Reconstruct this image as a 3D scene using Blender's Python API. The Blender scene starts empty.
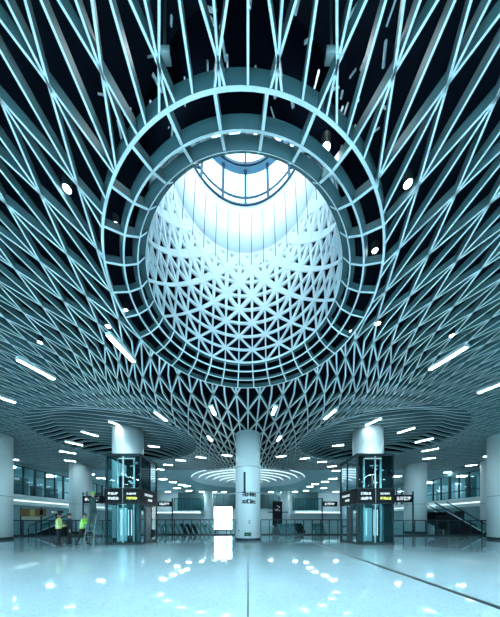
import bpy, bmesh, math, random
from mathutils import Vector, Matrix
random.seed(7)
S = bpy.context.scene
COL = S.collection
PI = math.pi
F, CX, HY, EYE = 224.5, 248.0, 520.0, 1.4      # focal length in pixels, vanishing point, eye height
H = 6.06                                       # lattice height above the eye
ZC = EYE + H                                   # lattice height above the floor
RC = Vector((-0.10, 1.11 * H, 0))              # centre of the round opening

# ------------------------------------------------------------------ materials
def mat(name, col, rough=0.5, metal=0.0, noise=0.0, scale=4.0, spec=0.5, emit=None, estr=0.0):
    m = bpy.data.materials.new(name); m.use_nodes = True
    nt = m.node_tree; b = nt.nodes['Principled BSDF']
    b.inputs['Base Color'].default_value = (*col, 1)
    b.inputs['Roughness'].default_value = rough
    b.inputs['Metallic'].default_value = metal
    b.inputs['Specular IOR Level'].default_value = spec
    if noise:
        tc = nt.nodes.new('ShaderNodeTexCoord'); n = nt.nodes.new('ShaderNodeTexNoise')
        n.inputs['Scale'].default_value = scale; n.inputs['Detail'].default_value = 4
        r = nt.nodes.new('ShaderNodeMapRange')
        r.inputs[3].default_value = 1 - noise; r.inputs[4].default_value = 1 + noise
        mx = nt.nodes.new('ShaderNodeMix'); mx.data_type = 'RGBA'; mx.blend_type = 'MULTIPLY'
        mx.inputs[0].default_value = 1; mx.inputs[6].default_value = (*col, 1)
        nt.links.new(tc.outputs['Object'], n.inputs['Vector']); nt.links.new(n.outputs['Fac'], r.inputs[0])
        nt.links.new(r.outputs[0], mx.inputs[7]); nt.links.new(mx.outputs[2], b.inputs['Base Color'])
    if emit:
        b.inputs['Emission Color'].default_value = (*emit, 1)
        b.inputs['Emission Strength'].default_value = estr
    return m

def glass(name, tint, gloss=0.12, body=0.0, bodycol=(0.05, 0.12, 0.13)):
    m = bpy.data.materials.new(name); m.use_nodes = True
    nt = m.node_tree; nt.nodes.clear()
    out = nt.nodes.new('ShaderNodeOutputMaterial')
    tr = nt.nodes.new('ShaderNodeBsdfTransparent'); tr.inputs[0].default_value = (*tint, 1)
    gl = nt.nodes.new('ShaderNodeBsdfGlossy'); gl.inputs['Roughness'].default_value = 0.02
    gl.inputs['Color'].default_value = (0.85, 0.95, 1, 1)
    df = nt.nodes.new('ShaderNodeBsdfDiffuse'); df.inputs[0].default_value = (*bodycol, 1)
    m1 = nt.nodes.new('ShaderNodeMixShader'); m1.inputs[0].default_value = body
    m2 = nt.nodes.new('ShaderNodeMixShader')
    lw = nt.nodes.new('ShaderNodeLayerWeight'); lw.inputs[0].default_value = gloss + 0.1
    nt.links.new(tr.outputs[0], m1.inputs[1]); nt.links.new(df.outputs[0], m1.inputs[2])
    nt.links.new(lw.outputs['Fresnel'], m2.inputs[0])
    nt.links.new(m1.outputs[0], m2.inputs[1]); nt.links.new(gl.outputs[0], m2.inputs[2])
    nt.links.new(m2.outputs[0], out.inputs[0])
    return m

M = {}
M['web'] = mat('fin_web_shaded', (0.095, 0.185, 0.20), 0.42, 0.0, 0.12, 1.5)  # side faces darkened in colour to deepen their shade against the flange
M['flange'] = mat('fin_flange_lit', (0.90, 0.96, 0.97), 0.4)  # bottom faces whitened to exaggerate the light bounced off the floor
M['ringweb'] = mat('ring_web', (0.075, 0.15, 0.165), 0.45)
M['wallbar'] = mat('shaft_white', (0.88, 0.93, 0.95), 0.5, 0, 0.05, 2)
M['void'] = mat('void_black', (0.006, 0.009, 0.016), 0.9, 0, 0.3, 0.6, spec=0.05)
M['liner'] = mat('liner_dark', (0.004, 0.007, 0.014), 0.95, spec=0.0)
M['seam'] = mat('seam', (0.05, 0.10, 0.13), 0.6)
M['skyframe'] = mat('skylight_frame', (0.012, 0.06, 0.11), 0.4, 0.2)
M['skyglass'] = glass('skylight_glass', (0.80, 0.93, 1.0), 0.05)
M['column'] = mat('column_panel', (0.82, 0.91, 0.94), 0.32, 0, 0.04, 0.8)
M['dark'] = mat('dark_metal', (0.018, 0.035, 0.045), 0.35, 0.4)
M['frame'] = mat('frame_metal', (0.014, 0.034, 0.042), 0.5, 0.0, spec=0.25)
M['board'] = mat('sign_board', (0.006, 0.008, 0.013), 0.5, spec=0.15)
M['white'] = mat('sign_white', (0.8, 0.85, 0.87), 0.5, emit=(0.85, 0.95, 1.0), estr=0.25)
M['yellow'] = mat('sign_yellow', (0.8, 0.8, 0.15), 0.5, emit=(0.8, 0.85, 0.2), estr=0.3)
M['ink'] = mat('ink', (0.01, 0.02, 0.03), 0.5)
M['liftglass'] = glass('lift_glass', (0.62, 0.85, 0.87), 0.10, 0.06, (0.03, 0.10, 0.11))
M['railglass'] = glass('rail_glass', (0.66, 0.84, 0.86), 0.10, 0.05)
M['winglass'] = glass('window_glass', (0.50, 0.74, 0.78), 0.08, 0.06)
M['wall'] = mat('wall_paint', (0.26, 0.42, 0.46), 0.6, 0, 0.06, 0.5)
M['wallwhite'] = mat('wall_white', (0.84, 0.91, 0.93), 0.5, 0, 0.04, 0.5)
M['walldark'] = mat('wall_dark', (0.04, 0.10, 0.115), 0.45, 0, 0.3, 0.7)
M['soffit'] = mat('soffit', (0.36, 0.55, 0.59), 0.5, 0, 0.08, 0.6)
M['cove'] = mat('cove_white', (0.88, 0.94, 0.96), 0.5)
M['covelight'] = mat('cove_light', (0.9, 0.95, 1), 0.4, emit=(0.7, 0.94, 1.0), estr=0.9)
M['lamp'] = mat('lamp_diffuser', (0.9, 0.95, 1), 0.4, emit=(0.72, 0.95, 1.0), estr=17)
M['rear_fill'] = mat('rear_fill_diffuser', (0.9, 0.95, 1), 0.4, emit=(0.72, 0.95, 1.0), estr=92)  # unseen fill lamps only, far stronger than the lamps in view
M['spot'] = mat('spot_diffuser', (0.9, 0.95, 1), 0.4, emit=(0.75, 0.94, 1.0), estr=9)
M['corr'] = mat('corridor_lamp', (0.9, 0.95, 1), 0.4, emit=(0.7, 0.94, 1.0), estr=32)
M['strip'] = mat('led_strip', (0.9, 0.95, 1), 0.4, emit=(0.7, 0.95, 1.0), estr=0.9)
M['lightbox'] = mat('lightbox_face', (0.9, 0.95, 1), 0.4, emit=(0.82, 0.97, 1.0), estr=3.2)
M['steel'] = mat('steel', (0.45, 0.55, 0.58), 0.28, 0.8)
M['rubber'] = mat('rubber', (0.01, 0.015, 0.02), 0.5)
M['brown'] = mat('brown_board', (0.22, 0.13, 0.045), 0.45, 0, 0.35, 3)
M['gold'] = mat('gold_patch', (0.55, 0.42, 0.16), 0.4)
M['cream'] = mat('cream_panel', (0.55, 0.58, 0.45), 0.5)
M['skin'] = mat('skin', (0.42, 0.27, 0.20), 0.55)
M['hair'] = mat('hair', (0.012, 0.012, 0.014), 0.6)
M['hivis_y'] = mat('hivis_yellow', (0.62, 0.80, 0.26), 0.6)
M['hivis_g'] = mat('hivis_green', (0.34, 0.80, 0.12), 0.6)
M['reflect'] = mat('reflective_tape', (0.75, 0.82, 0.85), 0.3)
M['navy'] = mat('navy_cloth', (0.012, 0.02, 0.032), 0.8)
M['darkteal'] = mat('dark_teal_cloth', (0.02, 0.055, 0.06), 0.8)
M['black'] = mat('black_cloth', (0.008, 0.010, 0.014), 0.8)
M['shoe'] = mat('shoe', (0.01, 0.01, 0.012), 0.5)
M['alu'] = mat('ladder_alloy', (0.10, 0.17, 0.17), 0.4, 0.5)
M['gate'] = mat('gate_grey', (0.16, 0.30, 0.32), 0.4, 0.2)
M['exit'] = mat('exit_green', (0.02, 0.16, 0.10), 0.4, emit=(0.05, 0.45, 0.25), estr=0.3)

def floor_mat():
    m = bpy.data.materials.new('terrazzo_floor'); m.use_nodes = True
    nt = m.node_tree; b = nt.nodes['Principled BSDF']; L = nt.links
    tc = nt.nodes.new('ShaderNodeTexCoord')
    vor = nt.nodes.new('ShaderNodeTexVoronoi'); vor.inputs['Scale'].default_value = 55
    cr = nt.nodes.new('ShaderNodeValToRGB')
    cr.color_ramp.elements[0].position = 0.0; cr.color_ramp.elements[0].color = (0.19, 0.32, 0.38, 1)
    cr.color_ramp.elements[1].position = 0.35; cr.color_ramp.elements[1].color = (0.28, 0.42, 0.485, 1)
    e = cr.color_ramp.elements.new(0.9); e.color = (0.33, 0.47, 0.535, 1)
    nz = nt.nodes.new('ShaderNodeTexNoise'); nz.inputs['Scale'].default_value = 0.6; nz.inputs['Detail'].default_value = 5
    mr = nt.nodes.new('ShaderNodeMapRange'); mr.inputs[3].default_value = 0.88; mr.inputs[4].default_value = 1.1
    mx = nt.nodes.new('ShaderNodeMix'); mx.data_type = 'RGBA'; mx.blend_type = 'MULTIPLY'; mx.inputs[0].default_value = 1
    L.new(tc.outputs['Object'], vor.inputs['Vector']); L.new(tc.outputs['Object'], nz.inputs['Vector'])
    L.new(vor.outputs['Color'], cr.inputs[0]); L.new(nz.outputs['Fac'], mr.inputs[0])
    L.new(cr.outputs[0], mx.inputs[6]); L.new(mr.outputs[0], mx.inputs[7])
    L.new(mx.outputs[2], b.inputs['Base Color'])
    r2 = nt.nodes.new('ShaderNodeMapRange'); r2.inputs[3].default_value = 0.03; r2.inputs[4].default_value = 0.07
    L.new(nz.outputs['Fac'], r2.inputs[0]); L.new(r2.outputs[0], b.inputs['Roughness'])
    b.inputs['Specular IOR Level'].default_value = 0.2
    return m
M['floor'] = floor_mat()

# ------------------------------------------------------------------ mesh helpers
def box(bm, lo, hi, mi=0):
    x0, y0, z0 = lo; x1, y1, z1 = hi
    v = [bm.verts.new(p) for p in ((x0,y0,z0),(x1,y0,z0),(x1,y1,z0),(x0,y1,z0),(x0,y0,z1),(x1,y0,z1),(x1,y1,z1),(x0,y1,z1))]
    for f in ((3,2,1,0),(4,5,6,7),(0,1,5,4),(1,2,6,5),(2,3,7,6),(3,0,4,7)):
        bm.faces.new([v[i] for i in f]).material_index = mi

def sweep(bm, pts, ups, w, d, closed=False, web=0, flange=1, widths=None):
    """blade along pts: flange width w lies on pts, the web rises d along ups"""
    n = len(pts); rings = []
    for i, p in enumerate(pts):
        a = pts[(i-1) % n] if (closed or i > 0) else p
        b = pts[(i+1) % n] if (closed or i < n-1) else p
        t = (b - a).normalized(); u = ups[i]
        side = t.cross(u).normalized(); ww = (widths[i] if widths else w) / 2
        rings.append([bm.verts.new(q) for q in (p - side*ww, p + side*ww, p + side*ww + u*d, p - side*ww + u*d)])
    for i in range(n if closed else n-1):
        A, B = rings[i], rings[(i+1) % n]
        for k in range(4):
            f = bm.faces.new((A[k], A[(k+1) % 4], B[(k+1) % 4], B[k]))
            f.material_index = flange if k == 0 else web
    if not closed:
        bm.faces.new(rings[0][::-1]).material_index = web
        bm.faces.new(rings[-1]).material_index = web

def tube(bm, pts, r, seg=8, mi=0, cap=True):
    rings = []; n = len(pts)
    for i, p in enumerate(pts):
        a = pts[max(i-1, 0)]; b = pts[min(i+1, n-1)]
        t = (b - a).normalized()
        x = t.cross(Vector((0, 0, 1)) if abs(t.z) < 0.9 else Vector((1, 0, 0))).normalized(); y = t.cross(x)
        rr = r[i] if isinstance(r, (list, tuple)) else r
        rings.append([bm.verts.new(p + (x*math.cos(2*PI*k/seg) + y*math.sin(2*PI*k/seg))*rr) for k in range(seg)])
    for A, B in zip(rings, rings[1:]):
        for k in range(seg):
            bm.faces.new((A[k], A[(k+1) % seg], B[(k+1) % seg], B[k])).material_index = mi
    if cap:
        bm.faces.new(rings[0][::-1]).material_index = mi; bm.faces.new(rings[-1]).material_index = mi

def lathe(bm, prof, seg=48, c=(0, 0), mi=0, capb=False, capt=False):
    rings = []
    for r, z in prof:
        rings.append([bm.verts.new((c[0]+r*math.cos(2*PI*k/seg), c[1]+r*math.sin(2*PI*k/seg), z)) for k in range(seg)])
    for A, B in zip(rings, rings[1:]):
        for k in range(seg):
            bm.faces.new((A[k], A[(k+1) % seg], B[(k+1) % seg], B[k])).material_index = mi
    if capb: bm.faces.new(rings[0][::-1]).material_index = mi
    if capt: bm.faces.new(rings[-1]).material_index = mi

def quadbar(bm, a, b, w, h, mi=0):
    """rectangular bar between a and b, w across, h up"""
    sweep(bm, [a, b], [Vector((0,0,1)) if abs((b-a).normalized().z) < 0.95 else Vector((0,1,0))]*2, w, h, web=mi, flange=mi)

def prism(bm, poly, axis, lo, hi, mi=0):
    """poly (p,q) extruded along axis"""
    def mk(p, q, t):
        return {'x': (t, p, q), 'y': (p, t, q), 'z': (p, q, t)}[axis]
    A = [bm.verts.new(mk(p, q, lo)) for p, q in poly]; B = [bm.verts.new(mk(p, q, hi)) for p, q in poly]
    bm.faces.new(A).material_index = mi; bm.faces.new(B[::-1]).material_index = mi
    n = len(poly)
    for i in range(n):
        bm.faces.new((A[i], B[i], B[(i+1) % n], A[(i+1) % n])).material_index = mi

def obj(name, bm, mats, parent=None, smooth=False, bevel=0.0):
    bmesh.ops.recalc_face_normals(bm, faces=bm.faces[:])
    me = bpy.data.meshes.new(name); bm.to_mesh(me); bm.free()
    for m in (mats if isinstance(mats, (list, tuple)) else [mats]): me.materials.append(m)
    if smooth:
        for p in me.polygons: p.use_smooth = True
    o = bpy.data.objects.new(name, me); COL.objects.link(o)
    if parent: o.parent = parent
    if bevel:
        md = o.modifiers.new('bevel', 'BEVEL'); md.width = bevel; md.segments = 2
    return o

def B(): return bmesh.new()
def boxobj(name, lo, hi, m, parent=None, bevel=0.0):
    b = B(); box(b, lo, hi); return obj(name, b, m, parent, bevel=bevel)
def tag(o, label, cat, group=None, kind=None):
    o['label'] = label; o['category'] = cat
    if group: o['group'] = group
    if kind: o['kind'] = kind
    return o
def thing(name, label, cat, loc=(0,0,0), rz=0, group=None):
    o = bpy.data.objects.new(name, None); COL.objects.link(o)
    o.location = loc; o.rotation_euler = (0, 0, rz)
    return tag(o, label, cat, group)
def struct(name, bm, m, parent=None, smooth=False):
    o = obj(name, bm, m, parent, smooth)
    if not parent: o['kind'] = 'structure'
    return o
def dup(root, loc, rz=0, label=None, group=None):
    r = root.copy(); COL.objects.link(r); r.location = loc; r.rotation_euler = (0, 0, rz)
    if label: r['label'] = label
    if group: r['group'] = group
    for ch in list(root.children):
        c = ch.copy(); COL.objects.link(c); c.parent = r
        for g in list(ch.children):
            d = g.copy(); COL.objects.link(d); d.parent = c
    return r
def ceil_pt(px, py, h=H):
    Y = F*h/(HY-py); return Vector(((px-CX)*Y/F, Y, EYE+h))
def at(px, py, Y):
    return Vector(((px-CX)*Y/F, Y, EYE+(HY-py)*Y/F))

XL, XR, YF, YB, ZR = -24.0, 26.2, 52.0, -12.0, 10.6

# ------------------------------------------------------------------ floor and shell
b = B(); box(b, (XL-6, YB-1, -0.3), (XR+6, YF+1, 0)); struct('floor', b, M['floor'])
b = B(); box(b, (-0.012, 0.3, 0.0), (0.012, 14.0, 0.002)); struct('trim_1', b, M['dark'])
b = B(); box(b, (3.94, -2, 0.0), (4.08, 20.5, 0.003)); struct('trim_2', b, M['dark'])
b = B(); box(b, (-12.0, 11.60, 0.0), (9.5, 11.68, 0.002)); struct('trim_3', b, M['walldark'])
# dark void above the lattice, pierced by the shaft
RL = 2.74
b = B(); n = 64; inner = []; outer = []
for k in range(n):
    a = 2*PI*k/n; c, s = math.cos(a), math.sin(a)
    inner.append(b.verts.new((RC.x+RL*c, RC.y+RL*s, ZR)))
    t = 1e9
    if c > 1e-6: t = min(t, (XR+6-RC.x)/c)
    if c < -1e-6: t = min(t, (XL-6-RC.x)/c)
    if s > 1e-6: t = min(t, (YF+1-RC.y)/s)
    if s < -1e-6: t = min(t, (YB-1-RC.y)/s)
    outer.append(b.verts.new((RC.x+t*c*1.3, RC.y+t*s*1.3, ZR)))
for k in range(n):
    b.faces.new((inner[k], inner[(k+1) % n], outer[(k+1) % n], outer[k]))
struct('ceiling', b, M['void'])
# flat soffits beyond the lattice
b = B(); box(b, (XL-4, 27.5, ZC+0.22), (XR+4, YF, ZC+0.3)); struct('ceiling_far', b, M['soffit'])
b = B(); box(b, (XL, YB, ZC-0.1), (XR, -2.2, ZC)); struct('ceiling_back', b, M['soffit'])
b = B(); box(b, (XL-1, YB-0.4, 0), (XR+1, YB, ZR)); struct('wall_back', b, M['wall'])

# ------------------------------------------------------------------ lattice ceiling of fins
def spacing(Yn):
    return max(0.131 - 0.0235*(Yn-0.49), 0.055)*H
ROWY = [0.49, 0.64, 0.79, 0.94, 1.07, 1.205, 1.34, 1.475, 1.61, 1.745, 1.88, 2.015]
def rowY(k):                       # k = 1 is the first row beyond the near rim
    if k < 1: return 0.49 + 0.15*(k-1)
    if k <= 12: return ROWY[k-1]
    return 2.015 + 0.135*(k-12)
LIFTC = [(-9.5, 17.2), (9.5, 17.2)]; CANR = 5.4
COVE = (0.0, 34.7); COVER = 8.55
def bump(x, y):
    z = 0
    for cx, cy in LIFTC:
        d = math.hypot(x-cx, y-cy)/CANR
        if d < 1:
            t = 1-d; t = min(1, t*3.2); z += 0.02 + 0.50*t*t*(3-2*t)
    return z
def node(u, k):
    Yb = rowY(k); x = u*spacing(Yb); xn = x/H
    g = math.exp(-(xn/0.8)**2)
    t = min(1, max(0, (Yb-1.1)/0.6)); xn *= 1+0.85*g*t*t*(3-2*t); x = xn*H; ax = abs(xn)
    Yb += max(0, 0.186+0.9*(Yb-1.61))*math.exp(-(xn/0.9)**2)
    cv = 0.12*xn*xn if ax < 1.2 else 0.12*1.44 + 0.288*(ax-1.2)*0.8
    y = (Yb+cv)*H
    return Vector((x, y, ZC + bump(x, y)))
R1 = 0.591*H
def node_line(a, b):
    """points from node a up to node b, with extra points where the ceiling swells round the lift columns"""
    p, q = node(*a), node(*b); n = 4 if (max(bump(p.x, p.y), bump(q.x, q.y)) > 0) else 1
    r = [p]
    for i in range(1, n):
        m = p.lerp(q, i/n); m.z = ZC + bump(m.x, m.y); r.append(m)
    return r
def path(uk):
    r = []
    for a, b in zip(uk, uk[1:]): r += node_line(a, b)
    return r + [node(*uk[-1])]
def inside(p):
    if (p.x-RC.x)**2 + (p.y-RC.y)**2 < R1*R1: return False
    if (p.x-COVE[0])**2 + (p.y-COVE[1])**2 < COVER*COVER: return False
    for cx, cy in LIFTC:
        if (p.x-cx)**2 + (p.y-cy)**2 < CANR*CANR: return False
    return -2.2 < p.y < 27.4 and abs(p.x) < 23.9
def clip_end(p, q):
    """p inside the field, q outside: point on the border"""
    lo, hi = 0.0, 1.0
    for _ in range(18):
        m = (lo+hi)/2
        if inside(p.lerp(q, m)): lo = m
        else: hi = m
    return p.lerp(q, lo)
KMIN, KMAX = -9, 46
fins = []
def add_line(seq):
    cur = []
    for p, q in zip(seq, seq[1:]):
        ip, iq = inside(p), inside(q)
        if ip and iq:
            if not cur: cur = [p]
            cur.append(q)
        elif ip and not iq:
            if not cur: cur = [p]
            e = clip_end(p, q)
            if (e-cur[-1]).length > 0.03: cur.append(e)
            if len(cur) > 1: fins.append(cur)
            cur = []
        elif iq and not ip:
            e = clip_end(q, p)
            cur = [e, q] if (e-q).length > 0.03 else [q]
    if len(cur) > 1: fins.append(cur)
UM = 75
for m in range(-2*UM, 2*UM+1):
    add_line(path([(m*0.5, k) for k in range(KMIN, KMAX+1)]))
# diagonals: nodes sit where u - (k+1)/2 is whole
for s in (1, -1):
    for m in range(-UM-40, UM+41):
        seq = []
        for k in range(KMIN, KMAX+1):
            u = m + 0.5*(1-k % 2)*0 + 0.5 + s*0.5*(k-1)
            if abs(u) < UM: seq.append((u, k))
            else:
                if len(seq) > 1: add_line(path(seq))
                seq = []
        if len(seq) > 1: add_line(path(seq))
UP = Vector((0, 0, 1))
def vis_size(f):
    t = 0
    for p, q in zip(f, f[1:]):
        c = (p+q)/2
        if c.y < 0.6: continue
        px = CX+F*c.x/c.y; py = HY-F*(c.z-EYE)/c.y
        if -10 < px < 510 and -10 < py < 617:
            t += (q-p).length/c.y**1.5
    return t
fins.sort(key=vis_size, reverse=True)
lat = thing('lattice_ceiling', 'pale teal lattice of crossing ceiling fins spread around the round opening', 'ceiling lattice', (0, 0, ZC))
off = Vector((0, 0, -ZC))
def fin_size(f):
    c = f[len(f)//2]
    w = [0.033 + 0.054*math.exp(-(p.x/5.5)**2)*min(1, max(0, (p.y-4)/7)) for p in f]
    far = sum(math.exp(-(p.x/5.5)**2)*min(1, max(0, (p.y-9)/2)) for p in f)/len(f)
    return w, 0.18 - 0.07*far
def fin_mesh(b, f):
    w, d = fin_size(f)
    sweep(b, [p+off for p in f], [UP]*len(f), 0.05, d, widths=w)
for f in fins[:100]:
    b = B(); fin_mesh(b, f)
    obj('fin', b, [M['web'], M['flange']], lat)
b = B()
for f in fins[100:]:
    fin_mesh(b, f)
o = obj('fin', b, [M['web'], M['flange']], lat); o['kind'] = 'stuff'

# round swelling canopies of straight fins round the two lift columns
for cx, cy in LIFTC:
    sg = 1 if cx < 0 else -1
    t = thing('column_canopy', 'round swelling of parallel ceiling fins around the %s lift column' % ('left' if cx < 0 else 'right'), 'ceiling canopy', (cx, cy, ZC))
    dv = Vector((1, 0.30*sg, 0)).normalized(); nv = Vector((-dv.y, dv.x, 0))
    if nv.y < 0: nv = -nv
    k = -CANR+0.18
    while k < CANR-0.1:
        L = math.sqrt(CANR*CANR-k*k)
        n = max(4, int(L*3)); pts = []
        for i in range(n+1):
            u = -L + 2*L*i/n; p = dv*u + nv*(k + 0.035*(u*u-L*L)*0.3)
            p.z = bump(cx+p.x, cy+p.y); pts.append(p)
        b = B(); sweep(b, pts, [UP]*len(pts), 0.07, 0.17); obj('fin', b, [M['web'], M['flange']], t)
        k += 0.60
# ------------------------------------------------------------------ round opening: rim band and shaft
def prof(h):      # wall radius at height h (in H)
    return (0.445 - 0.0897*(h-1.092))*H
def pol(r, deg, z):      # 0 degrees = far side, in the ring frame
    a = math.radians(deg); return Vector((r*math.sin(a), r*math.cos(a), z))
ocu = thing('oculus_shaft', 'huge round white latticed light well with gridded rim in the ceiling centre', 'light well', (RC.x, RC.y, ZC))
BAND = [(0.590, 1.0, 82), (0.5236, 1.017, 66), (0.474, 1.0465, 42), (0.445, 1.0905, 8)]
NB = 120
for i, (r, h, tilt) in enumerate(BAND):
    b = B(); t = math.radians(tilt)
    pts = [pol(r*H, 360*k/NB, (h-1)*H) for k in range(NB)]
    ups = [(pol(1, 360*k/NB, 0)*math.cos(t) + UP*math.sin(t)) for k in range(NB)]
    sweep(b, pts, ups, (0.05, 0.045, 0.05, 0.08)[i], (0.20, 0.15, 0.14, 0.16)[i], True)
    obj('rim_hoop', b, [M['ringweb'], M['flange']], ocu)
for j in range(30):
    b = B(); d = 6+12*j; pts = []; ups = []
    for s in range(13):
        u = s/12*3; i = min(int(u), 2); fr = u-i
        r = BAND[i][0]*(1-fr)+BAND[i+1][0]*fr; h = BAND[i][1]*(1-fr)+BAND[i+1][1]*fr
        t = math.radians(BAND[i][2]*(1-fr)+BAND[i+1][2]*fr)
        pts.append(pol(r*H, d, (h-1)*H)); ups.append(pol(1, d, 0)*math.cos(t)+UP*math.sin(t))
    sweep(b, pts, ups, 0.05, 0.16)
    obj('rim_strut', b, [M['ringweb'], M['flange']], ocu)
LV = [1.176+0.085*k for k in range(9)]
def bw(k): return 0.062 + 0.003*k + 0.0072*k*k
def zlev(k): return ((LV[0]+0.085*k)-1)*H
TOPK = 7
DW = 0.07
for k in range(TOPK+1):
    b = B(); r = prof(LV[k])
    pts = [pol(r, 3*i, zlev(k)) for i in range(120)]
    sweep(b, pts, [pol(1, 3*i, 0) for i in range(120)], 0.065+0.010*k, DW, True, 0, 0)
    obj('shaft_hoop', b, M['wallbar'], ocu)
for j in range(30):
    b = B(); d = 6+12*j
    ks = list(range(-1, TOPK+1))
    pts = [pol(prof(LV[0]+0.085*k), d, zlev(k)) for k in ks]
    sweep(b, pts, [pol(1, d, 0)]*len(ks), 0.1, DW, False, 0, 0, [bw(max(k, 0))*0.62 for k in ks])
    obj('shaft_rib', b, M['wallbar'], ocu)
for s in (1, -1):
    for j in range(15):
        b = B(); pts = []; ups = []; ws = []
        for q in range(-3, TOPK*3+1):
            k = q/3; d = 6+24*j+s*12*k
            pts.append(pol(prof(LV[0]+0.085*k)-0.004, d, zlev(k))); ups.append(pol(1, d, 0)); ws.append(bw(max(k, 0)))
        sweep(b, pts, ups, 0.1, DW, False, 0, 0, ws)
        obj('shaft_brace', b, M['wallbar'], ocu)
# lower braces from the base hoop to level 0
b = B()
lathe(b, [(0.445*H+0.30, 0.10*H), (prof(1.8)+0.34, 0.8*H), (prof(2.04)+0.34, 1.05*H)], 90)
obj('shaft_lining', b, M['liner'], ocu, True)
b = B(); zt = (LV[7]-.35*.085-1)*H
lathe(b, [(prof(LV[7]-.03)+0.06, zt), (prof(LV[7]-.03)+0.004, zt), (prof(2.05)-0.01, 1.05*H), (prof(2.05)+0.4, 1.05*H), (prof(2.05)+0.4, 1.02*H)], 120)
obj('panel_band', b, M['wallbar'], ocu, True)
for j in range(30):
    d = 6+12*j; b = B()
    pts = [pol(prof(h)-0.015, d, (h-1)*H) for h in (1.70, 1.85, 2.01)]
    sweep(b, pts, [pol(1, d, 0)]*3, 0.022, 0.03, False, 0, 0)
    obj('panel_joint', b, M['seam'], ocu)

st = thing('roof_steelwork', 'tangle of pale steel rods in the dark void above the near rim', 'steelwork', (RC.x, RC.y, ZC))
random.seed(5)
for k in range(60):
    a = 180+random.uniform(-40, 40); r = random.uniform(.46, .68)*H; z = random.uniform(.45, 1.3)
    p = pol(r, a, z); q = p + Vector((random.uniform(-.12, .12), random.uniform(-.2, .2), random.uniform(-.05, .3)))
    b = B(); tube(b, [p, q], random.uniform(.010, .024), 6); obj('rod', b, M['reflect'], st)

for sx in (-1.3, 1.5):  # lamps added to brighten the rods in the unlit void
    t = thing('void_fill_lamp', 'small fill lamp added in the dark void %s above the near rim' % ('left' if sx < 0 else 'right'), 'fill lamp', (RC.x+sx, RC.y-2.95, ZC+1.75))
    boxobj('body', (-.1, -.06, -.06), (.1, .06, .06), M['frame'], t); boxobj('bracket', (-.02, -.02, .06), (.02, .02, ZR-ZC-1.75), M['frame'], t)
    l = bpy.data.lights.new('void_fill_glow', 'POINT'); l.energy = 8; l.color = (.85, .97, 1); l.shadow_soft_size = .1
    o = bpy.data.objects.new('void_fill_glow', l); COL.objects.link(o); o.location = (RC.x+sx, RC.y-3.1, ZC+1.62)

# skylight lantern at the head of the shaft
sky = thing('skylight', 'round glazed skylight lantern with blue frame at the head of the shaft', 'skylight', (RC.x, RC.y, ZC+1.05*H))
z0 = -1.05*H
def hoop(name, r, h, w, d):
    b = B(); pts = [pol(r*H, 3*k, (h-1)*H+z0) for k in range(120)]
    sweep(b, pts, [UP]*120, w, d, True, 0, 0); return obj(name, b, M['skyframe'], sky)
hoop('lower_ring', 0.355, 2.052, 0.06, 0.05); hoop('lower_ring', 0.353, 2.095, 0.05, 0.05)
M['skyband'] = mat('skylight_band', (0.22, 0.42, 0.56), 0.4)
hoop('upper_ring', 0.340, 2.255, 0.20, 0.12).data.materials[0] = M['skyband']; hoop('upper_ring', 0.318, 2.255, 0.05, 0.10)
for j in range(15):
    b = B(); d = 24*j
    sweep(b, [pol(0.353*H, d, 1.058*H+z0), pol(0.335*H, d, 1.265*H+z0)], [pol(1, d, 0)]*2, 0.10, 0.1, False, 0, 0)
    sweep(b, [pol(0.335*H, d, 1.27*H+z0), pol(0.02*H, d, 1.34*H+z0)], [UP]*2, 0.06, 0.08, False, 0, 0)
    obj('mullion', b, M['skyframe'], sky)
for j in range(15):
    b = B()
    for a0, a1 in ((24*j, 24*j+12), (24*j+12, 24*j+24)):
        q = [pol(0.356*H, a0, 1.06*H+z0), pol(0.356*H, a1, 1.06*H+z0), pol(0.338*H, a1, 1.27*H+z0), pol(0.338*H, a0, 1.27*H+z0)]
        b.faces.new([b.verts.new(p) for p in q])
        q = [pol(0.338*H, a0, 1.275*H+z0), pol(0.338*H, a1, 1.275*H+z0), pol(0.0, a1, 1.345*H+z0)]
        b.faces.new([b.verts.new(p) for p in q])
    obj('pane', b, M['skyglass'], sky)

# cove ceiling of stepped rings beyond the middle column
b = B()
pr = []
for i in range(7):
    r = COVER - i*1.05; pr += [(r-.05, ZC+0.20-i*0.08), (r-0.05, ZC+0.12-i*0.08), (r-1.0, ZC+0.12-i*0.08)]
lathe(b, pr, 72, COVE, capt=False)
lathe(b, [(COVER-7.3, ZC-0.36), (0.02, ZC-0.36)], 72, COVE)
dish = obj('ceiling_dish', b, M['cove'], None, False)
b = B()
for i in range(7):
    r = COVER - i*1.05; lathe(b, [(r-.04, ZC+.135-i*.08), (r-.04, ZC+.185-i*.08)], 72, COVE)
obj('cove_light', b, M['covelight'], dish)
tag(dish, 'pale round stepped ceiling dish behind the middle column', 'ceiling dish')

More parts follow.
